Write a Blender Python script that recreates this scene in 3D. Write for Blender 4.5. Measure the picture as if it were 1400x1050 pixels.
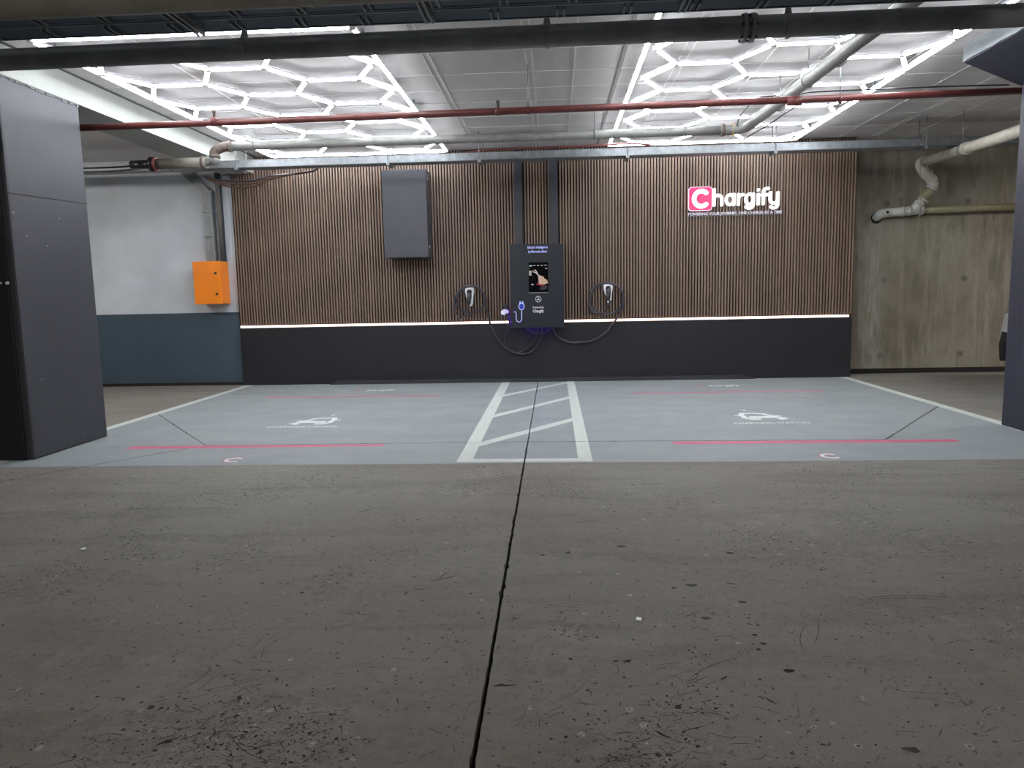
import bpy, bmesh, math, random
from mathutils import Vector, Matrix
random.seed(7)
for o in list(bpy.data.objects): bpy.data.objects.remove(o)
S = bpy.context.scene
COL = S.collection
PI = math.pi

# ------------------------------------------------------------------ camera
FPX = 1009.8; CH = 1.3
PITCH, YAW, ROLL = .12258, .058206, -.020836
fwd = Vector((-math.sin(YAW)*math.cos(PITCH), math.cos(YAW)*math.cos(PITCH), -math.sin(PITCH)))
rt0 = Vector((math.cos(YAW), math.sin(YAW), 0)); up0 = rt0.cross(fwd)
RT = math.cos(ROLL)*rt0 + math.sin(ROLL)*up0
UP = -math.sin(ROLL)*rt0 + math.cos(ROLL)*up0
cd = bpy.data.cameras.new('camera'); cam = bpy.data.objects.new('camera', cd); COL.objects.link(cam)
cd.sensor_width = 36; cd.lens = FPX*36/1400; cd.clip_start = .05; cd.clip_end = 200
cam.matrix_world = Matrix(((RT.x, UP.x, -fwd.x, 0), (RT.y, UP.y, -fwd.y, 0), (RT.z, UP.z, -fwd.z, CH), (0, 0, 0, 1)))
S.camera = cam

# ------------------------------------------------------------------ light and exposure
w = bpy.data.worlds.new('world'); S.world = w; w.use_nodes = True
w.node_tree.nodes['Background'].inputs[0].default_value = (.75, .78, .85, 1)
w.node_tree.nodes['Background'].inputs[1].default_value = .06
S.view_settings.view_transform = 'Standard'; S.view_settings.look = 'None'
S.view_settings.exposure = 0.0; S.view_settings.gamma = 1
TUBE_POWER = 38.5
# unseen fill lamps, added to lift the foreground, overhead pipe and left wall
for i, (x, y, z, p, tilt) in enumerate([(-3.4, -3.2, 2.7, 88, 60), (3.2, -3.2, 2.7, 82, 60), (-6.9, 7.6, 3.0, 50, 30), (8, 8.0, 3.05, 110, 0), (8.3, 2.5, 3.05, 30, 0), (-8, 1, 3.05, 25, 0)]):
    ld = bpy.data.lights.new('fill_light', 'AREA'); ld.shape = 'RECTANGLE'; ld.size = 1.3; ld.size_y = .2; ld.energy = p
    ld.color = (1, .94, .86)
    lo = bpy.data.objects.new('fill_light', ld); COL.objects.link(lo); lo.location = (x, y, z); lo.rotation_euler = (math.radians(tilt), 0, 0)

# ------------------------------------------------------------------ helpers
def at(px, py, Y):                       # point of the plane y = Y seen at a pixel of the photograph
    d = RT*((px-700)/FPX) + UP*((525-py)/FPX) + fwd
    return Vector((0, 0, CH)) + d*(Y/d.y)
def on_z(px, py, z=0.):
    d = RT*((px-700)/FPX) + UP*((525-py)/FPX) + fwd
    return Vector((0, 0, CH)) + d*((z-CH)/d.z)

class MB:
    def __init__(s): s.b = bmesh.new()
    def box(s, x0, x1, y0, y1, z0, z1, bev=0):
        b = bmesh.new()
        r = bmesh.ops.create_cube(b, size=1)
        bmesh.ops.scale(b, vec=(x1-x0, y1-y0, z1-z0), verts=b.verts)
        bmesh.ops.translate(b, vec=((x0+x1)/2, (y0+y1)/2, (z0+z1)/2), verts=b.verts)
        if bev: bmesh.ops.bevel(b, geom=b.edges[:], offset=bev, segments=2, affect='EDGES', profile=.6)
        s.merge(b); return s
    def merge(s, b):
        m = bpy.data.meshes.new('t'); b.to_mesh(m); b.free(); s.b.from_mesh(m); bpy.data.meshes.remove(m)
    def prism(s, pts, axis, a, c):       # polygon extruded along an axis
        def P(u, v, t): return {'x': (t, u, v), 'y': (u, t, v), 'z': (u, v, t)}[axis]
        A = [s.b.verts.new(P(u, v, a)) for u, v in pts]; B = [s.b.verts.new(P(u, v, c)) for u, v in pts]
        s.b.faces.new(A); s.b.faces.new(B[::-1]); n = len(pts)
        for i in range(n): s.b.faces.new((A[i], B[i], B[(i+1) % n], A[(i+1) % n]))
        return s
    def tube(s, pts, r, n=14, caps=True):
        pts = [Vector(p) for p in pts]; rs = r if isinstance(r, (list, tuple)) else [r]*len(pts)
        T = []
        for i in range(len(pts)):
            a = pts[max(i-1, 0)]; c = pts[min(i+1, len(pts)-1)]; T.append((c-a).normalized())
        u = T[0].orthogonal().normalized(); rings = []
        for i, p in enumerate(pts):
            u = (u - T[i]*u.dot(T[i])); u.normalize(); v = T[i].cross(u)
            rings.append([s.b.verts.new(p + (u*math.cos(2*PI*k/n) + v*math.sin(2*PI*k/n))*rs[i]) for k in range(n)])
        for i in range(len(rings)-1):
            for k in range(n):
                f = s.b.faces.new((rings[i][k], rings[i][(k+1) % n], rings[i+1][(k+1) % n], rings[i+1][k])); f.smooth = True
        if caps: s.b.faces.new(rings[0][::-1]); s.b.faces.new(rings[-1])
        return s
    def ribbon(s, pts, wd, y0, y1, ends=True):  # flat stroke with round ends in the XZ plane, with depth
        pts = [Vector(p) for p in pts]; L = []; R = []
        for i, p in enumerate(pts):
            t = (pts[min(i+1, len(pts)-1)]-pts[max(i-1, 0)]).normalized(); nrm = Vector((-t.y, t.x))*wd/2
            L.append(p+nrm); R.append(p-nrm)
        def cap(c, d, a0):
            return [c + Vector((math.cos(a0+PI*k/6), math.sin(a0+PI*k/6)))*wd/2 for k in range(1, 6)] if ends else []
        t1 = (pts[-1]-pts[-2]).normalized(); t0 = (pts[1]-pts[0]).normalized()
        out = R + cap(pts[-1], 1, math.atan2(t1.y, t1.x)-PI/2) + L[::-1] + cap(pts[0], 1, math.atan2(t0.y, t0.x)+PI/2)
        n = len(pts)
        # quads keep curved strokes well formed
        for yy in (y0, y1):
            lv = [s.b.verts.new((p.x, yy, p.y)) for p in L]; rv = [s.b.verts.new((p.x, yy, p.y)) for p in R]
            for i in range(n-1): s.b.faces.new((rv[i], rv[i+1], lv[i+1], lv[i]))
            if ends:
                for c, a0 in ((pts[-1], math.atan2(t1.y, t1.x)-PI/2), (pts[0], math.atan2(t0.y, t0.x)+PI/2)):
                    s.b.faces.new([s.b.verts.new((c.x+math.cos(a0+PI*k/6)*wd/2, yy, c.y+math.sin(a0+PI*k/6)*wd/2)) for k in range(7)])
        A = [s.b.verts.new((p.x, y0, p.y)) for p in out]; B = [s.b.verts.new((p.x, y1, p.y)) for p in out]
        for i in range(len(out)):
            j = (i+1) % len(out); s.b.faces.new((A[i], B[i], B[j], A[j]))
        return s
    def flat(s, pts, z):
        s.b.faces.new([s.b.verts.new((p[0], p[1], z)) for p in pts]); return s
    def mesh(s, name):
        bmesh.ops.recalc_face_normals(s.b, faces=s.b.faces[:])
        m = bpy.data.meshes.new(name); s.b.to_mesh(m); s.b.free(); return m
    def obj(s, name, mat, parent=None, **k):
        return link(name, s.mesh(name), mat, parent, **k)
def link(name, m, mat, parent=None, **k):
    if mat and not m.materials: m.materials.append(mat)
    o = bpy.data.objects.new(name, m); COL.objects.link(o)
    if parent: o.parent = parent
    tag(o, **k); return o
def tag(o, label=None, cat=None, group=None, kind=None):
    if label: o['label'] = label
    if cat: o['category'] = cat
    if group: o['group'] = group
    if kind: o['kind'] = kind
    return o
def empty(name, loc, label=None, cat=None, group=None, kind=None):
    o = bpy.data.objects.new(name, None); COL.objects.link(o); o.location = loc; o.empty_display_size = .1
    return tag(o, label, cat, group, kind)
def sub(o, parent):                       # parent keeping world place
    o.parent = parent; o.matrix_parent_inverse = Matrix.Translation(-parent.location); return o
def arc(cx, cy, rx, ry, a0, a1, n=12):
    return [(cx+rx*math.cos(math.radians(a0+(a1-a0)*i/n)), cy+ry*math.sin(math.radians(a0+(a1-a0)*i/n))) for i in range(n+1)]
def smooth(P, k=6):                       # Catmull-Rom through points
    P = [Vector(p) for p in P]; Q = [P[0]*2-P[1]] + P + [P[-1]*2-P[-2]]; out = []
    for i in range(1, len(Q)-2):
        a, b, c, d = Q[i-1:i+3]
        for j in range(k):
            t = j/k
            out.append(.5*((2*b)+(c-a)*t+(2*a-5*b+4*c-d)*t*t+(-a+3*b-3*c+d)*t**3))
    out.append(P[-1]); return out

# ------------------------------------------------------------------ materials
class NT:
    def __init__(s, name):
        s.m = bpy.data.materials.new(name); s.m.use_nodes = True; s.t = s.m.node_tree; s.n = s.t.nodes
        s.bsdf = s.n['Principled BSDF']; s.pos = s.n.new('ShaderNodeNewGeometry').outputs['Position']
    def l(s, a, b): s.t.links.new(a, b)
    def setin(s, sock, v):
        if hasattr(v, 'is_output'): s.l(v, sock)
        else:
            if isinstance(v, tuple) and len(v) == 3 and sock.type == 'RGBA': v = v+(1,)
            sock.default_value = v
    def noise(s, scale, detail=4, rough=.6, vec=None, dist=0):
        n = s.n.new('ShaderNodeTexNoise'); s.l(vec or s.pos, n.inputs['Vector'])
        n.inputs['Scale'].default_value = scale; n.inputs['Detail'].default_value = detail
        n.inputs['Roughness'].default_value = rough; n.inputs['Distortion'].default_value = dist
        return n.outputs['Fac']
    def vor(s, scale, vec=None, feat='F1'):
        n = s.n.new('ShaderNodeTexVoronoi'); n.feature = feat; s.l(vec or s.pos, n.inputs['Vector']); n.inputs['Scale'].default_value = scale
        return n.outputs['Distance']
    def mapv(s, scale=(1, 1, 1), rot=(0, 0, 0), loc=(0, 0, 0)):
        n = s.n.new('ShaderNodeMapping'); s.l(s.pos, n.inputs[0]); n.inputs['Scale'].default_value = scale
        n.inputs['Rotation'].default_value = rot; n.inputs['Location'].default_value = loc; return n.outputs[0]
    def ramp(s, f, a, b, lo=0., hi=1.):
        n = s.n.new('ShaderNodeMapRange'); s.setin(n.inputs[0], f)
        n.inputs[1].default_value = a; n.inputs[2].default_value = b; n.inputs[3].default_value = lo; n.inputs[4].default_value = hi
        return n.outputs[0]
    def math(s, op, a, b=0.):
        n = s.n.new('ShaderNodeMath'); n.operation = op; s.setin(n.inputs[0], a); s.setin(n.inputs[1], b); return n.outputs[0]
    def mix(s, f, a, b):
        n = s.n.new('ShaderNodeMix'); n.data_type = 'RGBA'; s.setin(n.inputs[0], f); s.setin(n.inputs[6], a); s.setin(n.inputs[7], b)
        return n.outputs[2]
    def xyz(s):
        n = s.n.new('ShaderNodeSeparateXYZ'); s.l(s.pos, n.inputs[0]); return n.outputs
    def bump(s, h, st=.3, d=.005):
        n = s.n.new('ShaderNodeBump'); s.l(h, n.inputs['Height']); n.inputs['Strength'].default_value = st; n.inputs['Distance'].default_value = d
        s.l(n.outputs[0], s.bsdf.inputs['Normal'])
    def out(s, col, rough=.6, metal=0., spec=None):
        s.setin(s.bsdf.inputs['Base Color'], col); s.setin(s.bsdf.inputs['Roughness'], rough); s.bsdf.inputs['Metallic'].default_value = metal
        if spec is not None: s.bsdf.inputs['Specular IOR Level'].default_value = spec
        return s.m
def plain(name, c, rough=.5, metal=0., var=.15, scale=6, bump=.1, vs=(1, 1, 1), spec=None):
    n = NT(name); f = n.ramp(n.noise(scale, 5, .65, n.mapv(vs)), .3, .7)
    lo = tuple(x*(1-var) for x in c); hi = tuple(min(1, x*(1+var)) for x in c)
    if bump: n.bump(n.noise(scale*6, 3, .6, n.mapv(vs)), bump, .002)
    return n.out(n.mix(f, lo, hi), rough, metal, spec)
def emis(name, c, st):
    n = NT(name); n.bsdf.inputs['Base Color'].default_value = tuple(v*.25 for v in c)+(1,); n.bsdf.inputs['Emission Color'].default_value = c+(1,)
    n.bsdf.inputs['Emission Strength'].default_value = st; n.bsdf.inputs['Roughness'].default_value = .4; return n.m

def floor_mat():
    n = NT('worn_concrete_floor'); x, y, z = n.xyz()
    big = n.noise(.55, 3, .5); mid = n.noise(2.3, 6, .65); fine = n.noise(24, 5, .7); grit = n.noise(160, 2, .6)
    c = n.mix(n.ramp(big, .36, .62), (.158, .137, .114), (.192, .185, .170))
    c = n.mix(n.ramp(mid, .35, .68), c, n.mix(.6, c, (.262, .251, .226)))
    sw = n.noise(1.5, 5, .6, n.mapv((.45, 2.2, 1), (0, 0, .25)), .6)      # trowel sweeps
    c = n.mix(n.ramp(sw, .48, .66, 0, .6), c, (.118, .103, .086))
    c = n.mix(n.ramp(fine, .3, .72, 0, .5), c, (.262, .250, .224))
    c = n.mix(n.ramp(grit, .35, .75, 0, .35), c, (.06, .056, .05))
    # rubbed lighter zones with many chips
    zone = n.ramp(n.noise(.9, 3, .6, n.mapv((1, 1, 1), (0, 0, 0), (3.1, 7.7, 0))), .48, .64)
    c = n.mix(n.math('MULTIPLY', zone, n.ramp(n.noise(9, 6, .75), .45, .68, 0, .55)), c, (.29, .28, .255))
    paint = None
    wob = n.ramp(n.noise(7, 4, .6), 0, 1, -.012, .012)
    for src, lo, hi in ((x, -4.63, None), (x, None, 4.21), (y, 5.565, None)):
        if lo is not None: k = n.ramp(n.math('ADD', src, wob), lo-.004, lo+.004)
        else: k = n.ramp(n.math('ADD', src, wob), hi-.004, hi+.004, 1, 0)
        paint = k if paint is None else n.math('MULTIPLY', paint, k)
    pc = n.mix(n.ramp(n.noise(1.3, 5, .6, n.mapv((.5, 2, 1))), .3, .7), (.232, .262, .273), (.268, .292, .298))
    pc = n.mix(n.ramp(n.noise(30, 3, .6), .5, .8, 0, .25), pc, (.31, .33, .335))
    col = n.mix(paint, c, pc)
    h = n.math('ADD', n.math('MULTIPLY', fine, .4), n.math('MULTIPLY', grit, .2))
    n.bump(n.math('MULTIPLY', h, n.ramp(paint, 0, 1, 1, .25)), .45, .004)
    r = n.math('ADD', n.ramp(paint, 0, 1, .70, .50), n.ramp(mid, .3, .7, -.08, .1))
    return n.out(col, r, 0, .26)
M_floor = floor_mat()
def concrete_wall():
    n = NT('raw_concrete_wall'); x, y, z = n.xyz()
    c = n.mix(n.ramp(n.noise(1.1, 5, .6), .35, .66), (.165, .142, .105), (.285, .262, .212))
    st = n.noise(3.2, 6, .7, n.mapv((2.2, 1, .22)), .4)
    c = n.mix(n.ramp(st, .48, .7, 0, .75), c, (.36, .345, .29))
    c = n.mix(n.ramp(n.noise(2.0, 6, .7, n.mapv((1.4, 1, .4), (0, 0, 0), (4, 0, 2))), .52, .72, 0, .85), c, (.085, .078, .064))
    c = n.mix(n.ramp(n.noise(38, 4, .7), .4, .8, 0, .35), c, (.12, .11, .09))
    # tie holes on a grid
    v = n.mapv((1/1.15, 0, 1/1.1), (0, 0, 0), (.3, 0, .25))
    fr = n.n.new('ShaderNodeVectorMath'); fr.operation = 'FRACTION'; n.l(v, fr.inputs[0])
    d = n.n.new('ShaderNodeVectorMath'); d.operation = 'DISTANCE'; n.l(fr.outputs[0], d.inputs[0]); d.inputs[1].default_value = (.5, 0, .5)
    c = n.mix(n.ramp(d.outputs['Value'], .025, .05, .6, 0), c, (.07, .06, .05))
    # pale lime run under the drain
    run = n.math('MULTIPLY', n.ramp(n.math('ABSOLUTE', n.math('SUBTRACT', n.math('ADD', x, n.ramp(n.noise(4, 3, .6), 0, 1, -.09, .09)), 4.68)), .02, .2, 1, 0), n.ramp(z, 2.15, 2.35, 1, 0))
    c = n.mix(n.math('MULTIPLY', run, n.ramp(n.noise(9, 5, .7, n.mapv((3, 1, .3))), .4, .6, .1, .75)), c, (.36, .36, .31))
    sp = n.math('MULTIPLY', n.ramp(n.math('ABSOLUTE', n.math('SUBTRACT', x, 4.98)), .03, .12, 1, 0), n.ramp(n.math('ABSOLUTE', n.math('SUBTRACT', z, 2.66)), .04, .12, 1, 0))
    c = n.mix(n.math('MULTIPLY', sp, n.ramp(n.noise(12, 4, .6), .5, .55, 0, .6)), c, (.42, .45, .5))
    n.bump(n.noise(22, 6, .7), .35, .006)
    return n.out(c, .75)
M_cwall = concrete_wall()
def ceiling_mat():
    n = NT('painted_concrete_ceiling')
    c = n.mix(n.ramp(n.noise(.9, 4, .6), .35, .65), (.54, .52, .515), (.62, .605, .60))
    c = n.mix(n.ramp(n.noise(5, 5, .7, n.mapv((2, .6, 1))), .5, .8, 0, .4), c, (.47, .45, .44))
    n.bump(n.noise(12, 6, .7), .3, .006); return n.out(c, .7)
M_ceil = ceiling_mat()
def painted(name, c, wear, cw, sc=3., b=.25, rough=.55):
    n = NT(name)
    col = n.mix(n.ramp(n.noise(sc*.4, 4, .6), .35, .65), tuple(v*.9 for v in c), tuple(min(1, v*1.08) for v in c))
    col = n.mix(n.ramp(n.noise(sc*2, 6, .75, n.mapv((1.5, 1.5, .35))), .55, .8, 0, wear), col, cw)
    spk = n.math('MULTIPLY', n.ramp(n.vor(7), .03, .05, 1, 0), n.ramp(n.noise(1.5, 2), .5, .55))
    col = n.mix(n.math('MULTIPLY', spk, .6), col, (.5, .52, .55))
    n.bump(n.noise(sc*7, 6, .7), b, .005); return n.out(col, rough)
M_wallwhite = painted('white_painted_blockwork', (.55, .60, .66), .3, (.47, .51, .56))
M_dado = painted('blue_grey_dado_paint', (.047, .075, .103), .5, (.075, .105, .135))
M_pillar = painted('dark_grey_masonry_paint', (.037, .0385, .049), .4, (.058, .060, .072), 2.2)
M_pillarR = painted('dark_violet_grey_paint', (.025, .026, .043), .4, (.04, .041, .06), 2.2)
M_black = plain('matt_black', (.006, .006, .010), .6)
M_dark = plain('dark_joint', (.012, .011, .010), .9)
M_beam = plain('white_beam_paint', (.34, .355, .335), .7, var=.07, scale=3, bump=.25)
M_wood_l = []
for k, c in enumerate([(.190, .128, .094), (.170, .114, .085), (.212, .146, .108), (.182, .126, .097)]):
    n = NT('walnut_slat_veneer'); g = n.noise(5, 6, .7, n.mapv((30, 1, 1.2), (0, 0, 0), (k*3, 0, k*5)), .5)
    M_wood_l.append(n.out(n.mix(n.ramp(g, .3, .7), tuple(v*.72 for v in c), tuple(v*1.2 for v in c)), .55))
M_felt = plain('black_felt', (.012, .009, .008), .95)
M_skirt = plain('black_laminate', (.0075, .0080, .0125), .55, var=.3, scale=2)
M_galv = plain('galvanised_steel', (.22, .235, .25), .5, .5, .22, 14)
M_galvd = plain('dull_galvanised_steel', (.22, .235, .25), .5, .4, .2, 12)
M_pipe_dk = plain('dark_painted_pipe', (.25, .27, .285), .5, 0, .3, 4)
M_pipe_br = plain('brown_grey_pipe', (.20, .185, .155), .6, 0, .2, 4)
M_red = plain('red_sprinkler_paint', (.125, .030, .027), .45, 0, .3, 9)
M_grey = plain('grey_pvc_pipe', (.15, .152, .142), .5, 0, .2, 8)
M_rust = plain('rusty_coupling', (.085, .062, .052), .7, 0, .5, 30)
M_cream = plain('cream_pvc', (.50, .465, .39), .45, 0, .12, 8)
M_olive = plain('yellowed_pvc', (.27, .245, .15), .5, 0, .15, 8)
M_pvcw = plain('white_grey_pvc', (.50, .51, .48), .5, 0, .2, 20)
M_orange = plain('orange_enamel', (.90, .24, .010), .4, 0, .05, 5, .02)
M_cab = plain('charcoal_cabinet_paint', (.044, .045, .056), .45, 0, .08, 3, .02)
M_charge = plain('charger_black_glass', (.012, .016, .024), .32, 0, .1, 3, 0)
M_chargeb = plain('charger_dark_side', (.012, .013, .018), .5, 0, .1, 3, 0)
M_conduit = plain('charcoal_trunking', (.030, .031, .040), .5, 0, .1, 3, 0)
M_cable = plain('black_rubber_cable', (.040, .037, .050), .32, 0, .2, 20, .05)
M_redcable = plain('dark_red_cable', (.12, .03, .028), .5)
M_brcable = plain('brown_cable', (.11, .06, .045), .5)
M_blk = plain('black_plastic', (.012, .012, .016), .35)
M_whitep = plain('white_plastic', (.85, .86, .90), .35, 0, .03)
M_tray = plain('navy_cable_tray', (.04, .062, .09), .55, .2, .2, 5)
M_trayr = plain('tray_rail_grey', (.15, .17, .18), .5, .5, .2, 5)
M_line = plain('white_line_paint', (.52, .56, .53), .55, 0, .08, 12, .2)
M_pink = plain('pink_line_paint', (.52, .115, .195), .55, 0, .12, 12, .2)
M_mark = plain('white_stencil_paint', (.66, .71, .70), .55, 0, .05, 12, 0)
M_tube = emis('led_tube_white', (.93, .96, 1.0), TUBE_POWER)
M_strip = emis('warm_led_strip', (1, .72, .60), 4.2)
M_signw = emis('sign_white_light', (.95, .95, 1), 1.5)
M_signp = emis('sign_pink_light', (1, .035, .22), .62)
M_blue = emis('icon_blue_light', (.02, .05, .6), .6)
M_bluew = emis('lettering_blue_white', (.45, .50, 1), .8)
M_ltr = emis('lettering_white', (.80, .78, .92), .62)
M_violet = emis('violet_led', (.16, .05, .9), 22)
M_crack = plain('dark_crack', (.015, .014, .013), .95)  # dark tone for cracks and small chips

# ------------------------------------------------------------------ text as mesh
def text_mesh(name, body, size, depth=0., bold=.0, space=1., align='CENTER'):
    c = bpy.data.curves.new(name, 'FONT'); c.body = body; c.size = size; c.extrude = depth; c.offset = bold
    c.align_x = align; c.space_character = space; c.resolution_u = 2
    o = bpy.data.objects.new('t', c); COL.objects.link(o)
    m = bpy.data.meshes.new_from_object(o.evaluated_get(bpy.context.evaluated_depsgraph_get()))
    bpy.data.objects.remove(o); bpy.data.curves.remove(c); m.name = name; return m
def fit_text(name, body, width, height, mat, parent, centre, wall=True, **k):
    m = text_mesh(name, body, 1, **k)
    xs = [v.co.x for v in m.vertices]; ys = [v.co.y for v in m.vertices]
    sx = width/(max(xs)-min(xs)); sy = height/(max(ys)-min(ys)); cx = (max(xs)+min(xs))/2; cy = (max(ys)+min(ys))/2
    for v in m.vertices:
        X = (v.co.x-cx)*sx; Y = (v.co.y-cy)*sy; D = v.co.z
        v.co = (X, -D, Y) if wall else (X, Y, D)
    o = link(name, m, mat, None); o.location = centre
    if parent: sub(o, parent)
    return o

# ================================================================== SETTING
CZ = 3.35; YW = 10.82
# floor: cast slabs with open joints over a dark base
fl = MB().box(-10, 10, -6, 11.4, -.2, -.045).obj('floor', M_dark, kind='structure')
J1 = (-3.134, 6.343); J2 = (2.792, 6.328); D1 = (-4.60, 8.2); D2 = (4.16, 8.15); XC = -.243; YC = 6.38
C0 = (-4.094, 5.099); C1 = (-10, 5.099-(10-4.094)*1.296*.35)
slabs = [([(XC, -6), (XC, YC), J1, C0, C1, (-10, -6)], .006), ([(XC, YC), (XC, 11.4), (-4.60, 11.4), D1, J1], .004),
         ([J1, D1, (-4.60, 11.4), (-10, 11.4), C1, C0], .004), ([(XC, -6), (10, -6), (10, 11.4), (4.16, 11.4), D2, J2, (XC, YC)], .006),
         ([(XC, YC), J2, D2, (4.16, 11.4), (XC, 11.4)], .004)]
def inset(poly, g):
    area = sum(poly[i][0]*poly[(i+1) % len(poly)][1]-poly[(i+1) % len(poly)][0]*poly[i][1] for i in range(len(poly)))
    if area < 0: poly = poly[::-1]
    out = []; n = len(poly)
    for i in range(n):
        p0, p1, p2 = Vector(poly[i-1]), Vector(poly[i]), Vector(poly[(i+1) % n])
        a = (p1-p0).normalized(); b = (p2-p1).normalized(); na = Vector((-a.y, a.x)); nb = Vector((-b.y, b.x))
        m = na+nb; out.append(p1 + m*(g/max(.3, (1+na.dot(nb)))))
    return out
def ragged(poly, step=.035, amp=.0026):    # joint edges crumble a little
    out = []; n = len(poly)
    for i in range(n):
        a, b = poly[i], poly[(i+1) % n]; L = (b-a).length; k = max(1, min(420, int(L/step))); d = (b-a).normalized(); nn = Vector((-d.y, d.x))
        for j in range(k):
            out.append(a+(b-a)*j/k + (nn*random.uniform(-amp*.2, amp*(1 if random.random() < .88 else 4)) if j else Vector((0, 0))))
    return out
for poly, g in slabs:
    b = MB(); P = ragged(inset(poly, g)); b.prism([(p.x, p.y) for p in P], 'z', -.045, 0); m = b.mesh('concrete_slab')
    link('concrete_slab', m, M_floor, fl)
def clip(poly, ax, v, keep):
    out = []; n = len(poly)
    for i in range(n):
        a, b = poly[i], poly[(i+1) % n]; ia = (a[ax]-v)*keep >= 0; ib = (b[ax]-v)*keep >= 0
        if ia: out.append(a)
        if ia != ib:
            t = (v-a[ax])/(b[ax]-a[ax]); out.append((a[0]+(b[0]-a[0])*t, a[1]+(b[1]-a[1])*t))
    return out
def marking(name, polys, mat, z=.0012, **k):
    b = MB()
    for p in polys:
        for kx in (-1, 1):
            q = clip(p, 0, XC+kx*.006, kx)
            if len(q) < 3: continue
            for ky in (-1, 1):
                r = clip(q, 1, 6.36+ky*.004, ky) if abs(q[0][0]) < 1 else q
                if len(r) >= 3: b.flat(r, z)
                if abs(q[0][0]) >= 1: break
    m = b.mesh(name)
    for f in m.polygons:
        if f.normal.z < 0: f.flip()
    return link(name, m, mat, fl, **k)
LW = .055
marking('bay_line', [[(-4.655, 5.0+.6), (-4.545, 5.6), (-4.545, 10.82), (-4.655, 10.82)]], M_line, label='white line along the left edge of the painted bays')
marking('bay_line', [[(4.095, 5.6), (4.205, 5.6), (4.205, 10.82), (4.095, 10.82)]], M_line, label='white line along the right edge of the painted bays')
marking('bay_line', [[(-.775, 5.60), (-.655, 5.60), (-.655, 10.77), (-.775, 10.77)]], M_line, label='left white line of the hatched aisle')
marking('bay_line', [[(.175, 5.60), (.285, 5.60), (.285, 10.77), (.175, 10.77)]], M_line, label='right white line of the hatched aisle')
marking('bay_line', [[(-.655, 5.60), (.175, 5.60), (.175, 5.71), (-.655, 5.71)]], M_line, label='short white line closing the front of the hatched aisle')
for a, b_ in (((-.655, 6.185), (.175, 7.385)), ((-.655, 7.65), (.175, 8.98)), ((-.655, 9.22), (.175, 10.51))):
    marking('hatch_stripe', [[a, b_, (b_[0], b_[1]+.20), (a[0], a[1]+.20)]], M_line)
marking('pink_line', [[(-3.80, 6.21), (-1.5, 6.24), (-1.5, 6.325), (-3.80, 6.325)]], M_pink, label='thick pink line near the front of the left bay')
marking('pink_line', [[(1.0, 6.21), (3.35, 6.21), (3.35, 6.315), (1.0, 6.315)]], M_pink, label='thick pink line near the front of the right bay')
marking('pink_line', [[(-3.80, 9.40), (-1.5, 9.37), (-1.5, 9.44), (-3.80, 9.47)]], M_pink, label='thin pink line across the back of the left bay')
marking('pink_line', [[(.98, 9.35), (3.37, 9.37), (3.37, 9.44), (.98, 9.42)]], M_pink, label='thin pink line across the back of the right bay')
# car stencils: open body outline with flicks front and back, bolt above
def car_stencil(cx, y0, flip, side):
    P = [(-.235, .06), (-.13, .20), (-.20, .26), (-.10, .27), (-.02, .43), (.10, .47), (.24, .47), (.27, .36), (.33, .33), (.27, .28), (.26, .12), (.20, .02), (.13, .02), (.13, .08), (-.12, .08), (-.16, .02)]
    hole = [(-.09, .20), (-.02, .36), (.10, .40), (.20, .40), (.21, .26), (.12, .20)]
    b = MB(); f = flip
    # body built as strokes so that the windows stay open
    def st(pts, wdt):
        pts = [Vector((p[0]*f*.82, p[1]*.9)) for p in pts]
        for p, q in zip(pts[:-1], pts[1:]):
            d = (q-p).normalized(); nn = Vector((-d.y, d.x))*wdt/2
            b.flat([(cx+v.x, y0+v.y) for v in (p-nn-d*wdt*.3, q-nn+d*wdt*.3, q+nn+d*wdt*.3, p+nn-d*wdt*.3)], .0012+random.random()*.0003)
    st([(-.20, .10), (-.10, .26), (-.02, .42), (.08, .46), (.23, .46), (.26, .34), (.26, .15), (.20, .07)], .055)
    st([(-.20, .10), (-.13, .06)], .07); st([(-.10, .20), (.16, .20)], .10); st([(.20, .07), (.12, .07)], .07)
    st([(-.10, .27), (-.19, .27)], .045); st([(.26, .32), (.34, .31)], .04)
    b.flat([(cx+f*u*.95, y0+v*.95) for u, v in ((.02, .58), (.10, .62), (.09, .66), (.20, .74), (.13, .66), (.14, .63))], .0013)
    m = b.mesh('painted_car_symbol')
    for q in m.polygons:
        if q.normal.z < 0: q.flip()
    return link('painted_car_symbol', m, M_mark, fl, label='white car and lightning bolt stencil in the %s bay' % side)
car_stencil(-2.56, 7.33, 1, 'left'); car_stencil(2.13, 7.33, -1, 'right')
for cx, cy, side in ((-2.555, 7.235, 'left'), (2.09, 7.175, 'right')):
    fit_text('painted_lettering', 'CHARGING STATION', .72, .085, M_mark, fl, (cx, cy, .0013), wall=False, bold=.012)
for cx, cy in ((-2.44, 10.03), (2.25, 10.02)):
    fit_text('painted_lettering', 'hargify', .40, .21, M_mark, fl, (cx+.04, cy, .0013), wall=False, bold=.02)
def flat_c(cx, cy, rx, ry, wd, mat, z):
    P = arc(0, 0, rx, ry, 40, 320, 14); b = MB()
    for p, q in zip(P[:-1], P[1:]):
        k = 1-wd/max(rx, ry); b.flat([(cx+p[0], cy+p[1]), (cx+q[0], cy+q[1]), (cx+q[0]*k, cy+q[1]*k), (cx+p[0]*k, cy+p[1]*k)], z)
    m = b.mesh('painted_c')
    for q in m.polygons:
        if q.normal.z < 0: q.flip()
    return link('painted_c', m, mat, fl)
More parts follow.
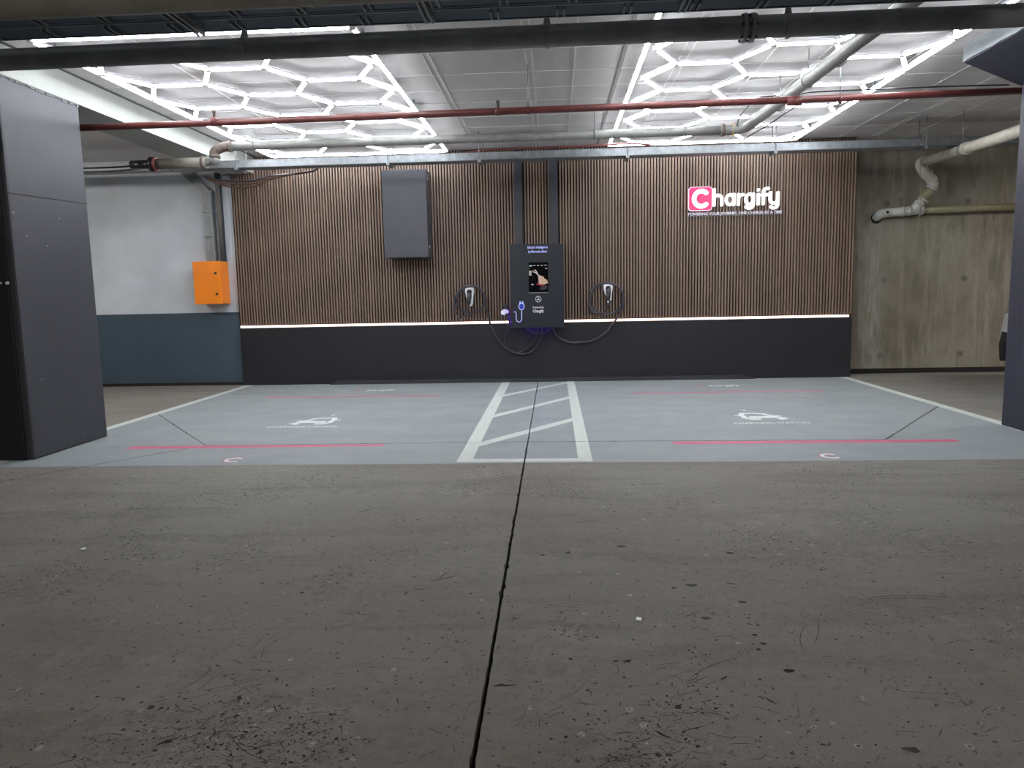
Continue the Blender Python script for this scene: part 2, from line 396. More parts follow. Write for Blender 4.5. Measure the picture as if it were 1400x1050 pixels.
for cx, cy, r in ((-2.61, 5.745, .085), (2.115, 5.715, .085)):
    flat_c(cx, cy, r, r*1.15, .055, M_pink, .0012); flat_c(cx, cy, r*.88, r*1.0, .034, M_mark, .0016)
for cx in (-2.70, 1.99):
    flat_c(cx, 10.03, .06, .08, .03, M_pink, .0012)
# a few bigger chips knocked out of the slab
chips = [(a_, b_, c_*.62) for a_, b_, c_ in [(1015, 823, .028), (850, 747, .045), (945, 800, .045), (921, 804, .018), (966, 845, .035), (1080, 917, .032), (1032, 868, .02), (1044, 880, .02), (998, 756, .03),
         (842, 904, .016), (858, 904, .02), (230, 1014, .02), (212, 1026, .012), (508, 748, .012), (1245, 1024, .04), (742, 759, .022)]]
for px, py, r in chips:
    c = on_z(px, py, .001); a0 = random.random()*.6-.3
    P = [(c.x+math.cos(t)*r*random.uniform(.7, 1.2)*1.0, c.y+math.sin(t)*r*.7*random.uniform(.5, 1.2)) for t in [k*2*PI/9 for k in range(9)]]
    b = MB().flat(P, .001); m = b.mesh('floor_chip')
    for q in m.polygons:
        if q.normal.z < 0: q.flip()
    link('floor_chip', m, M_crack if r < .021 else M_dark if (px, py) == (1015, 823) else plain('exposed_aggregate', (.05, .05, .046), .9), fl)
for px, py, lab in ((114, 750, 'tiny white paper scrap on the concrete at far left foreground'), (873, 846, 'tiny white paper scrap on the concrete right of the centre joint')):
    c = on_z(px, py, .004); b = MB()
    b.prism([(c.x-.012, c.y-.008), (c.x+.008, c.y-.014), (c.x+.013, c.y+.006), (c.x+.002, c.y+.010), (c.x-.005, c.y+.014)], 'z', .001, .006)
    b.obj('paper_scrap', M_whitep, label=lab, cat='litter')

# wear of the slab: scratches, pits and rubbed spots, far too many to count
from mathutils import noise as mn
def dens(x, y, s_, off): return mn.fractal(Vector((x*s_+off, y*s_-off, off)), .9, 2., 4)
def scratch(b, x, y, L_, w_, a, bend):
    n_ = 5; L2 = []; R2 = []
    for i in range(n_+1):
        t_ = i/n_*2-1; u = t_*L_/2; v = bend*L_*t_*t_+random.uniform(-.25, .25)*w_
        hw = w_/2*(1-abs(t_)**2.5)*random.uniform(.55, 1.1)+.0003
        px_ = x+u*math.cos(a)-v*math.sin(a); py_ = y+u*math.sin(a)+v*math.cos(a)
        L2.append((px_-math.sin(a)*hw, py_+math.cos(a)*hw)); R2.append((px_+math.sin(a)*hw, py_-math.cos(a)*hw))
    vl = [b.b.verts.new((p[0], p[1], .0006)) for p in L2]; vr = [b.b.verts.new((p[0], p[1], .0006)) for p in R2]
    for i in range(n_): b.b.faces.new((vr[i], vr[i+1], vl[i+1], vl[i]))
def pit(b, x, y, r, z=.0007):
    k_ = random.choice((5, 6, 7)); a0 = random.random()*6; e_ = random.uniform(.45, 1.); ra = random.random()*PI
    vs = []
    for i in range(k_):
        t_ = a0+i*2*PI/k_; rr_ = r*random.uniform(.6, 1.2); u = rr_*math.cos(t_); v = rr_*math.sin(t_)*e_
        vs.append(b.b.verts.new((x+u*math.cos(ra)-v*math.sin(ra), y+u*math.sin(ra)+v*math.cos(ra), z)))
    b.b.faces.new(vs)
W1, W2, W3, W4 = MB(), MB(), MB(), MB()      # dark, mid, faint, pale
def inpaint(x, y): return -4.63 < x < 4.21 and y > 5.56
cnt = 0
while cnt < 30000:
    y = 1.6+(random.random()**1.15)*8.6; x = random.uniform(-1, 1)*(.75*y+.3)
    if abs(x-XC) < .02 or abs(x) > 9: continue
    d_ = dens(x, y, 1.2, 3.3)
    if random.random() > .14+1.6*max(0, d_): continue
    if inpaint(x, y) and random.random() > .035: continue
    if y > 5.5 and random.random() > .4: continue
    cnt += 1; q = random.random()
    b = W1 if q < .22 else W2 if q < .6 else W3
    if random.random() < .72:
        pit(b, x, y, (.0015+.0055*random.random()**3.5)*(1+.10*y) * (1.7 if random.random() < .03 else 1))
    else:
        scratch(b, x, y, .012+.075*random.random()**3, .0012+.0022*random.random()**2, random.gauss(.25, .75), random.gauss(0, .12))
    if b is W1 and random.random() < .12 and not inpaint(x, y): pit(W4, x, y, .004+.012*random.random()**2, .0004)
for _ in range(70):                          # long drag marks
    y = random.uniform(1.8, 5.4); x = random.uniform(-1, 1)*(.68*y); a = random.gauss(.3, .6)
    if abs(x-XC) < .2: continue
    for k_ in range(random.choice((1, 1, 2, 3))):
        scratch(W2 if random.random() < .4 else W3, x+random.gauss(0, .03), y+random.gauss(0, .03), random.uniform(.08, .28), random.uniform(.0015, .0035), a+random.gauss(0, .12), random.gauss(0, .08))
# the clearest marks of the foreground
for px, py, L_, a, w_ in ((500, 698, .12, .75, .010), (535, 694, .24, .02, .004), (608, 791, .16, .55, .008), (606, 786, .12, 1.2, .006), (553, 753, .13, .5, .006), (575, 806, .07, -.2, .008), (228, 1014, .07, .6, .010), (1000, 798, .05, -.3, .01), (1240, 814, .45, .0, .004), (1235, 818, .30, .0, .004), (93, 810, .09, .1, .005), (110, 821, .08, .9, .004), (857, 903, .05, .4, .007), (990, 927, .04, .7, .009), (1053, 958, .05, -1., .010), (945, 840, .10, .6, .005), (690, 937, .09, .1, .016), (905, 1005, .06, -.7, .010)):
    c = on_z(px, py); scratch(W1, c.x, c.y, L_, w_, a, random.gauss(0, .05))
def wear_obj(b, nm, c_):
    m = b.mesh(nm)
    for f in m.polygons:
        if f.normal.z < 0: f.flip()
    n = NT(nm); n.out(n.mix(n.ramp(n.noise(40, 3, .6), .3, .7), tuple(v*.8 for v in c_), tuple(v*1.2 for v in c_)), .8)
    link(nm, m, n.m, fl, kind='stuff')
wear_obj(W4, 'pale_rub_marks', (.29, .28, .255)); wear_obj(W3, 'faint_scuff_marks', (.092, .085, .075)); wear_obj(W2, 'grey_scratches', (.045, .041, .037)); wear_obj(W1, 'dark_pits', (.018, .017, .016))

# ceiling with formwork fins
ce = MB().box(-10, 10, -6, 11.4, CZ, CZ+.2).obj('ceiling', M_ceil, kind='structure')
def seam(x0, x1, y0, y1, h=.006, mat=M_ceil): MB().box(x0, x1, y0, y1, CZ-h, CZ+.01).obj('formwork_seam', mat, ce)
M_seam = plain('bright_seam', (.74, .72, .715), .7)
for x in (-4.1, -3.3, -2.5, -1.6, -1.105, -1.045, -.215, -.16, .215, 1.15, 1.22, 1.95, 2.42, 2.49, 3.3, 3.37, 3.97, 4.42, 4.47, 4.94, 5.5, 6.1, 6.7): seam(x-.006, x+.006, .5, 10.8, mat=M_seam)
for x in (-1.50, .64): MB().box(x-.016, x+.016, .5, 10.8, CZ-.008, CZ+.01).obj('formwork_seam', plain('dark_batten', (.27, .26, .255), .8), ce)  # two darker battens along the ceiling
for y in (4.9, 5.86, 6.55, 7.2, 7.75, 8.25, 8.9, 9.45, 10.1): seam(-4.3, 9, y-.005, y+.005, .005, M_seam)
wb = MB().box(3.9, 10, 11.22, 11.4, 0, CZ).obj('wall_back', M_cwall, kind='structure')
MB().box(4.26, 10, 11.212, 11.222, 0, .075).obj('dark_gap_back', M_dark, kind='structure')  # dark strip laid in for the gap along the wall foot
tr = MB()
for i in range(46):                       # rough dark strip stands in for the shaded gap under the ceiling
    x = 4.25+i*.12; tr.box(x, x+.12, 11.12-random.random()*.05, 11.22, CZ-.03-random.random()*.05, CZ+.01)
tr.obj('ceiling_gap_shade_1', M_dark, kind='structure')
wl_ = MB().box(-10, 4.0, 10.9, 11.1, 0, CZ).obj('wall_back_left', M_wallwhite, kind='structure')
MB().box(-10, -4.69, 10.894, 10.905, .045, 1.10).obj('painted_dado', M_dado, wl_)
MB().box(-10, -4.69, 10.885, 10.9, 0, .045).obj('dark_gap_back_left', M_dark, kind='structure')  # same wall-foot gap drawn as a dark strip, left section
MB().box(-10.2, -10, -6, 11.4, 0, CZ).obj('wall_left', M_pillar, kind='structure')
MB().box(10, 10.2, -6, 11.4, 0, CZ).obj('wall_right', M_cwall, kind='structure')
MB().box(-10.2, 10.2, -6.2, -6, 0, CZ).obj('wall_front', M_pillar, kind='structure')

# left downstand beam
bm_ = empty('ceiling_beam', (-4.56, 2, 3.1), 'white downstand concrete beam running back above the left pillar', 'beam')
sub(MB().box(-4.80, -4.33, -6, 10.9, 3.1, CZ).obj('beam_body', M_beam), bm_)
sub(MB().box(-4.325, -4.30, -6, 10.9, CZ-.012, CZ).obj('shadow_gap', plain('gap_grey', (.10, .10, .095), .8)), bm_)
# pillars
pl = empty('concrete_pillar', (-4.7, 6.3, 0), 'dark grey painted pillar at the left edge, under the white beam', 'pillar')
b = MB().box(-5.15, -4.34, 5.81, 6.83, 0, 3.1, .02); o = sub(b.obj('shaft', M_pillar), pl)
b = MB()
for i in range(30):                       # ragged paint and plaster edge at the top
    y = 5.82+i*.0335; b.box(-4.345, -4.333-random.random()*.004, y, y+.0335, 3.092-random.random()*.022, 3.1)
sub(b.obj('broken_plaster_edge', plain('bare_plaster', (.13, .13, .13), .9)), pl)
sub(MB().prism([(5.82, 2.175), (6.83, 2.205), (6.83, 2.211), (5.82, 2.181)], 'x', -4.343, -4.338).obj('joint_line', M_crack), pl)
sub(MB().box(-5.15, -4.405, 5.79, 5.815, 0.0, 3.1, .003).obj('front_black_sheet', M_black), pl)  # black sheet added to keep the pillar's front face dark
for px, r in ((10, .013), (1, .007)):  # small white discs set on the black sheet
    c = at(px, 387, 5.785); sub(MB().tube([(c.x, 5.79, c.z), (c.x, 5.78, c.z)], r, 12).obj('white_disc', M_whitep), pl)
pr = empty('concrete_pillar', (4.5, 6.3, 0), 'dark violet-grey painted pillar at the right edge with a flared head', 'pillar')
sub(MB().box(4.1, 4.95, 5.6, 6.95, 0, CZ, .015).obj('shaft', M_pillarR), pr)
sub(MB().prism([(3.604, CZ), (3.604, 3.212), (4.11, 2.995), (4.11, CZ)], 'y', 5.6, 6.95).obj('flared_head', M_pillarR), pr)
pts = [(5.6, CZ), (5.6, 3.215)]+[(5.6+1.35*i/18, 3.213+random.random()*.010) for i in range(1, 18)]+[(6.95, 3.215), (6.95, CZ)]
sub(MB().prism(pts, 'x', 3.592, 3.606).obj('unpainted_edge', plain('pale_bare_concrete', (.22, .235, .25), .8)), pr)

# ================================================================== SLATTED WALL
sw = empty('slatted_wall_panel', (-.2, 10.85, 0), 'wide walnut-slat feature wall with a black lower board', 'wall panel')
XL, XR = -4.69, 4.245
sub(MB().box(XL+.0, XR, 10.835, 10.885, .88, 3.34).obj('felt_backing', M_felt), sw)
sub(MB().box(XR-.02, XR, 10.885, 11.215, 0, 3.34).obj('side_board', M_black), sw)
NS = 213; P = (XR-XL-.02)/NS
ms = []
for k in range(4):
    bb = MB().box(-.0115, .0115, -.012, .012, 0, 2.43); m = bb.mesh('slat'); m.materials.append(M_wood_l[k]); ms.append(m)
for i in range(NS):
    o = bpy.data.objects.new('slat', random.choice(ms)); COL.objects.link(o); o.location = (XL+.02+P*(i+.35), 10.824, .905)
    sub(o, sw)
sub(MB().box(XL, XR, 10.82, 10.885, 0, .855).obj('lower_board', M_skirt), sw)
for x in (-2.6, -.35, 1.9): sub(MB().box(x-.0015, x+.0015, 10.8195, 10.8205, 0, .855).obj('board_joint', M_dark), sw)
ls = empty('led_strip', (-.2, 10.82, .87), 'warm white light strip under the wooden slats', 'light')
sub(MB().box(XL+.02, XR-.05, 10.812, 10.835, .855, .866).obj('channel', M_galvd), ls)
sub(MB().box(XL+.02, XR-.05, 10.806, 10.834, .866, .893).obj('diffuser', M_strip), ls)
rp = MB(); rp.prism([(-3.36, 0), (2.90, 0), (2.74, .055), (-3.24, .055)], 'y', 10.745, 10.818)
rp.obj('floor_ramp_strip', plain('dark_rubber_strip', (.030, .031, .040), .45), label='long low dark strip on the floor against the feature wall', cat='strip')

# ================================================================== WALL BOXES
gx0, gx1, gz0, gz1, gy = -2.363, -1.745, 1.826, 3.03, 10.42
gb = empty('electrical_cabinet', (-2.05, 10.6, 1.83), 'large charcoal metal cabinet high on the slatted wall', 'cabinet')
sub(MB().box(gx0, gx1, gy+.02, 10.81, gz0, gz1, .004).obj('body', M_cab), gb)
sub(MB().box(gx0-.002, gx1+.002, gy, gy+.018, gz0, gz1, .006).obj('door', M_cab), gb)
for z in (gz0+.12, gz1-.16): sub(MB().tube([(gx1+.01, gy+.07, z), (gx1+.01, gy+.07, z+.05)], .009, 8).obj('hinge', M_galvd), gb)
ox0, ox1, oz0, oz1, oy = -5.235, -4.835, 1.232, 1.845, 10.6
ob = empty('electrical_box', (-5.03, 10.75, 1.23), 'bright orange electrical box on the white wall', 'electrical box')
sub(MB().box(ox0, ox1, oy+.018, 10.895, oz0, oz1, .006).obj('body', M_orange), ob)
sub(MB().box(ox0-.004, ox1+.004, oy, oy+.016, oz0-.004, oz1+.004, .006).obj('door', M_orange), ob)
for z in (1.675, 1.375):
    l = sub(MB().box(ox1-.085, ox1-.05, oy-.004, oy+.002, z-.018, z+.018, .003).obj('lock', M_blk), ob)
    sub(MB().tube([(ox1-.0675, oy-.005, z), (ox1-.0675, oy-.012, z)], .009, 10).obj('lock_core', M_redcable), l)
# trunking above the orange box
t = empty('cable_trunking', (-5.0, 10.86, 1.85), 'galvanised trunking rising from the orange box and bending left', 'trunking')
b = MB(); A = at(290, 357, 10.86); B_ = at(283, 262, 10.86); Cc = at(252, 238, 10.86)
w_ = .055
b.prism([(A.x-w_, A.z), (A.x+w_, A.z), (B_.x+w_, B_.z), (Cc.x+w_+.06, Cc.z+.05), (Cc.x-w_-.02, Cc.z+.05), (B_.x-w_, B_.z-.02)], 'y', 10.82, 10.895)
sub(b.obj('channel', M_galvd), t)
sub(MB().prism([(A.x+w_, A.z), (A.x+w_+.03, A.z), (B_.x+w_+.03, B_.z+.01), (B_.x+w_, B_.z)], 'y', 10.79, 10.895).obj('edge_lip', M_galv), t)
for q in (.35, .7):
    p = A.lerp(B_, q); sub(MB().box(p.x-w_-.006, p.x+w_+.032, 10.785, 10.82, p.z, p.z+.02).obj('clamp', M_galv), t)
A = at(306, 357, 10.86); B_ = at(298, 246, 10.86)
MB().prism([(A.x-.032, A.z), (A.x+.032, A.z), (B_.x+.032, B_.z+.1), (B_.x-.032, B_.z+.1)], 'y', 10.82, 10.895).obj('black_trunking', M_blk, label='black vertical trunking between orange box and cable tray', cat='trunking')
for x, lab in ((-.480, 'left one of two charcoal conduits above the charger'), (.020, 'right one of two charcoal conduits above the charger')):
    tt = empty('conduit', (x, 10.78, 2.0), lab, 'conduit')
    sub(MB().box(x-.064, x+.050, 10.75, 10.811, 1.97, 3.33, .004).obj('cover', M_conduit), tt)
    sub(MB().box(x+.052, x+.066, 10.765, 10.811, 1.97, 3.33).obj('shadow_strip', M_blk), tt)  # dark strip in place of the shadow along the conduit's right side

# ================================================================== CHARGER
cx0, cx1, cz0, cz1, cy = -.612, .150, .800, 1.978, 10.55
ch = empty('charging_station', (-.23, 10.7, .8), 'black wall-mounted vehicle charger with a screen between two cable holders', 'charger')
sub(MB().box(cx0+.012, cx1-.012, cy+.03, 10.811, cz0+.012, cz1-.012, .01).obj('housing', M_chargeb), ch)
sub(MB().box(cx0, cx1, cy, cy+.03, cz0, cz1, .008).obj('front_panel', M_charge), ch)
yf = cy-.001
s0 = at(722.5, 359, yf); s1 = at(749.5, 399, yf)
X0, X1, Z1, Z0 = s0.x, s1.x, s0.z, s1.z
scn = sub(MB().box(X0, X1, yf-.004, yf+.002, Z0, Z1).obj('screen', plain('screen_glass', (.003, .003, .004), .12, 0, 0, 3, 0)), ch)
sub(MB().box(X0-.002, X1+.002, yf-.012, yf, Z0-.018, Z0-.003, .003).obj('screen_sill', M_galv), ch)
def pic(name, polys, mat, y=yf-.0055):
    b = MB()
    for P_ in polys:
        b.b.faces.new([b.b.verts.new((X0+u*(X1-X0), y, Z1-v*(Z1-Z0))) for u, v in P_])
    o = link(name, b.mesh(name), mat); o.parent = scn; return o
def pics(name, polys, *a):
    for q_ in polys: pic(name, [q_], *a)
def rc(u, v, a, c): return [(u, v), (u+a, v), (u+a, v+c), (u, v+c)]
pics('screen_icon', [rc(.05+.195*i, .09, .13 if i == 0 else .11, .045 if i == 0 else .022) for i in range(5)]+[rc(.86, .20, .11, .02), rc(.0, .19, .05, .012)], emis('screen_white', (.6, .6, .62), .55))
pics('screen_picture', [rc(.02, .27, .13, .17), rc(.12, .72, .13, .045)], emis('screen_grey', (.4, .4, .4), .5), yf-.0053)
pic('screen_picture', [[(.22, .25), (.38, .25), (.52, .42), (.80, .50), (.78, .53), (.55, .46), (.62, .60), (.62, .74), (.55, .74), (.48, .44), (.36, .36), (.18, .31), (.2, .29), (.38, .33), (.36, .28)]], emis('screen_cream', (.6, .5, .45), .55), yf-.0060)
pic('screen_picture', [[(.55, .46), (.70, .50), (.95, .60), (1.0, .70), (.85, .74), (.62, .74)]], emis('screen_skin', (.6, .4, .28), .55), yf-.0065)
pic('screen_picture', [[(.5, .60), (.55, .74), (.85, .75), (.7, .80), (.40, .76)]], emis('screen_red', (.35, .01, .02), .4), yf-.0070)
pic('screen_picture', [[(.55, .84), (.8, .78), (.98, .8), (.9, .92), (.6, .94)]], emis('screen_dim', (.03, .025, .03), .4), yf-.0058)
c = at(735, 341.5, yf)
p = at(735, 338.5, yf); fit_text('top_lettering', 'Electric intelligence', .285, .045, M_bluew, ch, (p.x, yf-.004, p.z), depth=.003, bold=.02)
p = at(735, 344.3, yf); fit_text('top_lettering', 'by Mercedes-Benz', .26, .045, M_bluew, ch, (p.x, yf-.004, p.z), depth=.003, bold=.02)
p = at(736, 420.5, yf); fit_text('lower_lettering', 'Powered by', .155, .036, M_ltr, ch, (p.x, yf-.004, p.z), depth=.003, bold=.015)
p = at(736, 425.7, yf); fit_text('lower_lettering', 'Chargify', .155, .055, M_ltr, ch, (p.x, yf-.004, p.z), depth=.003, bold=.02)
p = at(736, 409, yf); b = MB()
b.ribbon(arc(p.x, p.z, .040, .040, 0, 360, 28), .0075, yf-.006, yf, False)
for a in (90, 210, 330):
    a = math.radians(a); e = (p.x+.038*math.cos(a), p.z+.038*math.sin(a)); n_ = (-math.sin(a)*.010, math.cos(a)*.010)
    b.prism([(p.x+n_[0], p.z+n_[1]), (p.x-n_[0], p.z-n_[1]), e], 'y', yf-.006, yf)
sub(b.obj('round_emblem', plain('silver_emblem', (.75, .78, .82), .3, .3)), ch)
# glowing plug icon
p = at(713, 419, yf); b = MB()
b.ribbon(arc(p.x, p.z, .038, .045, 0, 360, 24), .012, yf-.004, yf, False)
b.box(p.x-.03, p.x+.03, yf-.004, yf, p.z+.040, p.z+.052)
for d in (-.018, .018): b.box(p.x+d-.009, p.x+d+.009, yf-.004, yf, p.z+.05, p.z+.072)
b.ribbon([(p.x, p.z-.045), (p.x, p.z-.165)]+arc(p.x-.040, p.z-.165, .040, .055, 0, -180, 10)+[(p.x-.080, p.z-.09), (p.x-.080, p.z-.075), (p.x-.11, p.z-.075)], .011, yf-.004, yf)
sub(b.obj('plug_icon', M_bluew), ch)
sub(MB().ribbon(arc(p.x, p.z, .012, .018, 0, 360, 16), .026, yf-.0025, yf, False).obj('plug_icon_glow', M_blue), ch)
for z0, z1 in ((1.02, 1.30),): sub(MB().box(cx0-.003, cx0+.012, cy+.06, cy+.075, .83, 1.05).obj('side_light', M_violet), ch)
sub(MB().box(cx0+.16, cx1-.16, cy+.12, cy+.13, cz0-.002, cz0+.014).obj('under_light', M_violet), ch)

# ================================================================== CABLES AND HOLDERS
def holder(px, py, lab, sc=1., tilt=0):
    c = at(px, py, 10.74); e = empty('plug_holder', (c.x, 10.81, c.z), lab, 'plug holder')
    o = MB(); o.prism([(c.x+u*sc, c.z+v*sc) for u, v in [(-.050, -.02), (-.066, .06), (-.060, .105), (-.035, .132), (.035, .132), (.060, .105), (.066, .06), (.052, -.02), (.045, -.12), (.02, -.155), (-.005, -.155), (-.012, -.125), (-.02, -.06)]], 'y', 10.74, 10.811)
    sub(o.obj('holster', M_whitep), e)
    pb = [(c.x-.002, 10.70, c.z+.045), (c.x, 10.68, c.z-.02), (c.x-.006, 10.665, c.z-.09), (c.x-.004, 10.66, c.z-.125)]
    sub(MB().tube(smooth(pb, 4), [.030]+[.034]*4+[.031]*4+[.024]*4, 14).obj('plug', M_blk), e)
    sub(MB().tube([(c.x-.001, 10.745, c.z+.055), (c.x-.002, 10.688, c.z+.043)], [.036, .034], 18).obj('socket_collar', M_blk), e)
    sub(MB().box(c.x-.012, c.x+.02, 10.66, 10.70, c.z-.118, c.z-.10, .003).obj('latch', M_blk), e)
    return c
cl = holder(642, 404, 'white holder with black plug left of the charger')
cr = holder(831.5, 399, 'white holder with black plug right of the charger')
def cable(pxs, lab, r=.0145, ys=None, grp=None, mat=M_cable, k=6):
    P_ = [at(q[0], q[1], (q[2] if len(q) > 2 else 10.75)) for q in pxs]
    return MB().tube(smooth(P_, k), r, 10).obj('charging_cable' if mat is M_cable else 'wall_cable', mat, label=lab, cat='cable')
def ell(cx, cy, rx, ry, a0, a1, n, y0, y1):
    return [(cx+rx*math.cos(math.radians(a0+(a1-a0)*i/n)), cy-ry*math.sin(math.radians(a0+(a1-a0)*i/n)), y0+(y1-y0)*i/n) for i in range(n+1)]
cable([(641.5, 415, 10.66), (640, 421, 10.69), (637.5, 428, 10.72), (632, 434.5, 10.74), (626, 434, 10.75), (622, 425, 10.755), (621, 412, 10.76)]
      + ell(643, 409, 20, 18.5, 160, -170, 16, 10.76, 10.775) + ell(644, 410, 20, 18.5, 165, 20, 8, 10.745, 10.735)
      + [(664, 417, 10.74), (668, 432, 10.75), (672, 448, 10.76), (684, 468, 10.77), (696, 479, 10.78), (712, 484, 10.78), (728, 480, 10.77), (738, 466, 10.74), (741, 452, 10.70), (741.5, 445, 10.68)],
      'black charging cable coiled on the left holder and looping low under the charger')
cable([(834, 411, 10.66), (833, 416, 10.69), (829, 423, 10.72), (822, 428, 10.735), (813, 427, 10.74), (806, 418, 10.75)]
      + ell(829, 408, 23, 21.5, 190, -175, 18, 10.755, 10.775) + ell(830, 409, 23, 22, 180, -20, 12, 10.745, 10.735)
      + [(850, 424, 10.74), (845, 433, 10.75), (839, 441, 10.76), (828, 455, 10.77), (812, 465, 10.78), (795, 468, 10.78), (778, 468, 10.77), (764, 462, 10.74), (757, 452, 10.70), (755, 444, 10.69)],
      'black charging cable coiled on the right holder, its tail curving under the charger')
cable([(718, 445, 10.66), (722, 451, 10.68), (730, 455, 10.69), (741, 456, 10.69), (750, 452.5, 10.68), (754, 446, 10.66)], 'short black cable loop hanging just below the charger', .011)
cable([(697, 482, 10.797), (710, 482, 10.79), (720, 476, 10.77), (730, 466, 10.73), (734.5, 456, 10.70), (735, 445, 10.68)], 'inner black cable rising from the low loop to the charger', .011)
# third plug on the side of the charger
c = at(690, 427, 10.66)
e = empty('side_plug', (c.x, 10.75, c.z), 'white and black plug resting at the left side of the charger, lit violet', 'plug')
sub(MB().prism([(c.x-.055, c.z-.02), (c.x-.05, c.z+.02), (c.x-.01, c.z+.045), (c.x+.045, c.z+.035), (c.x+.06, c.z), (c.x+.03, c.z-.03), (c.x-.02, c.z-.035)], 'y', 10.64, 10.70).obj('shell', M_whitep), e)
sub(MB().prism([(c.x-.01, c.z+.04), (c.x+.05, c.z+.035), (c.x+.05, c.z+.10), (c.x+.01, c.z+.115), (c.x-.025, c.z+.085)], 'y', 10.65, 10.75).obj('holster', M_blk), e)
sub(MB().tube(smooth([(c.x+.02, 10.66, c.z-.01), (c.x+.05, 10.65, c.z-.07), (c.x+.075, 10.65, c.z-.14), (c.x+.06, 10.66, c.z-.19)], 4), .021, 12).obj('grip', M_blk), e)
cable([(696, 443, 10.66), (697, 447, 10.66), (694, 452, 10.68), (691, 460, 10.74), (690, 468, 10.79), (692, 473, 10.80)], 'thin black cable dropping from the side plug', .010)
cable([(679, 434, 10.79), (684, 436, 10.77), (690, 440, 10.75), (695, 446, 10.72), (701, 447, 10.70)], 'thin dark cord sagging behind the side plug', .005)

# ================================================================== SIGN
sg = empty('illuminated_sign', (2.6, 10.8, 2.3), 'glowing white-lettered sign with a pink square logo on the slatted wall', 'sign')
YS = 10.76
a = at(942.5, 256.5, YS); c = at(972.5, 287, YS); pcx, pcz = (a.x+c.x)/2, (a.z+c.z)/2; h = .158; r_ = .04
def rr(h, r): return [(pcx+sx*(h-r)+r*math.cos(math.radians(t0+t)), pcz+sz*(h-r)+r*math.sin(math.radians(t0+t))) for sx, sz, t0 in ((1, 1, 0), (-1, 1, 90), (-1, -1, 180), (1, -1, 270)) for t in (0, 30, 60, 90)]
pb = sub(MB().prism(rr(h, r_), 'y', YS, YS+.045).obj('logo_square', M_signp), sg)
o = MB().ribbon(arc(pcx+.012, pcz+.0, .100, .105, 48, 312, 22), .062, YS-.012, YS); q = o.obj('logo_c', M_signw); q.parent = sg; q.matrix_parent_inverse = Matrix.Translation(-sg.location)
b = MB().ribbon(rr(h+.003, r_)+[rr(h+.003, r_)[0]], .007, YS-.002, YS+.03, False); sub(b.obj('logo_rim', emis('pale_pink_rim', (1, .62, .75), 1.3)), sg)
x0 = at(975, 281, YS).x; zb = at(1010, 279.5, YS).z; xh = .140; tw = .040
def letter(strokes, nm):
    b = MB()
    for s_ in strokes: b.ribbon([(x0+u, zb+v) for u, v in s_], tw, YS-.004, YS+.03)
    sub(b.obj('letter', M_signw, label='letter '+nm), sg)
L = []
R = .052
def bowl(cx): return arc(cx, xh/2, R, xh/2, 0, 360, 18)
letter([[(.015, 0), (.015, .215)], arc(.068, .085, R, .05, 180, 0, 10)+[(.12, 0)]], 'h')
u = .235; letter([bowl(u), [(u+R, xh), (u+R, 0)]], 'a')
u = .352; letter([[(u, 0), (u, xh)], arc(u+.055, .075, .055, .06, 180, 80, 8)], 'r')
u = .505; letter([bowl(u), [(u+R, xh), (u+R, -.01)]+arc(u, -.01, R, .045, 0, -150, 10)], 'g')
u = .625; letter([[(u, 0), (u, xh-.01)], [(u, .193), (u+.001, .194)]], 'i')
u = .695; letter([[(u, 0), (u, .16)]+arc(u+.05, .165, .05, .045, 180, 70, 8), [(u-.02, .125), (u+.06, .125)]], 'f')
u = .79; letter([[(u, .15), (u, .06)]+arc(u+.052, .06, .052, .055, 180, 360, 10)+[(u+.104, .15)], [(u+.104, .15), (u+.104, -.01)]+arc(u+.052, -.01, .052, .05, 0, -140, 10)], 'y')
p0 = at(941, 293.2, 10.785); p1 = at(1069, 290.5, 10.785)
fit_text('tagline_lettering', 'POWERING YOUR JOURNEY, ONE CHARGE AT A TIME', p1.x-p0.x, .050, M_ltr, sg, ((p0.x+p1.x)/2, 10.785, (p0.z+p1.z)/2), depth=.008, bold=.012)
sub(MB().box(p0.x, p1.x, 10.800, 10.806, p0.z-.03, p0.z-.022).obj('mounting_rail', M_galv), sg)
for fx in (.05, .5, .95):
    xx = p0.x+(p1.x-p0.x)*fx; sub(MB().box(xx-.004, xx+.004, 10.795, 10.812, p0.z-.03, zb+.1).obj('mounting_rod', M_galvd), sg)

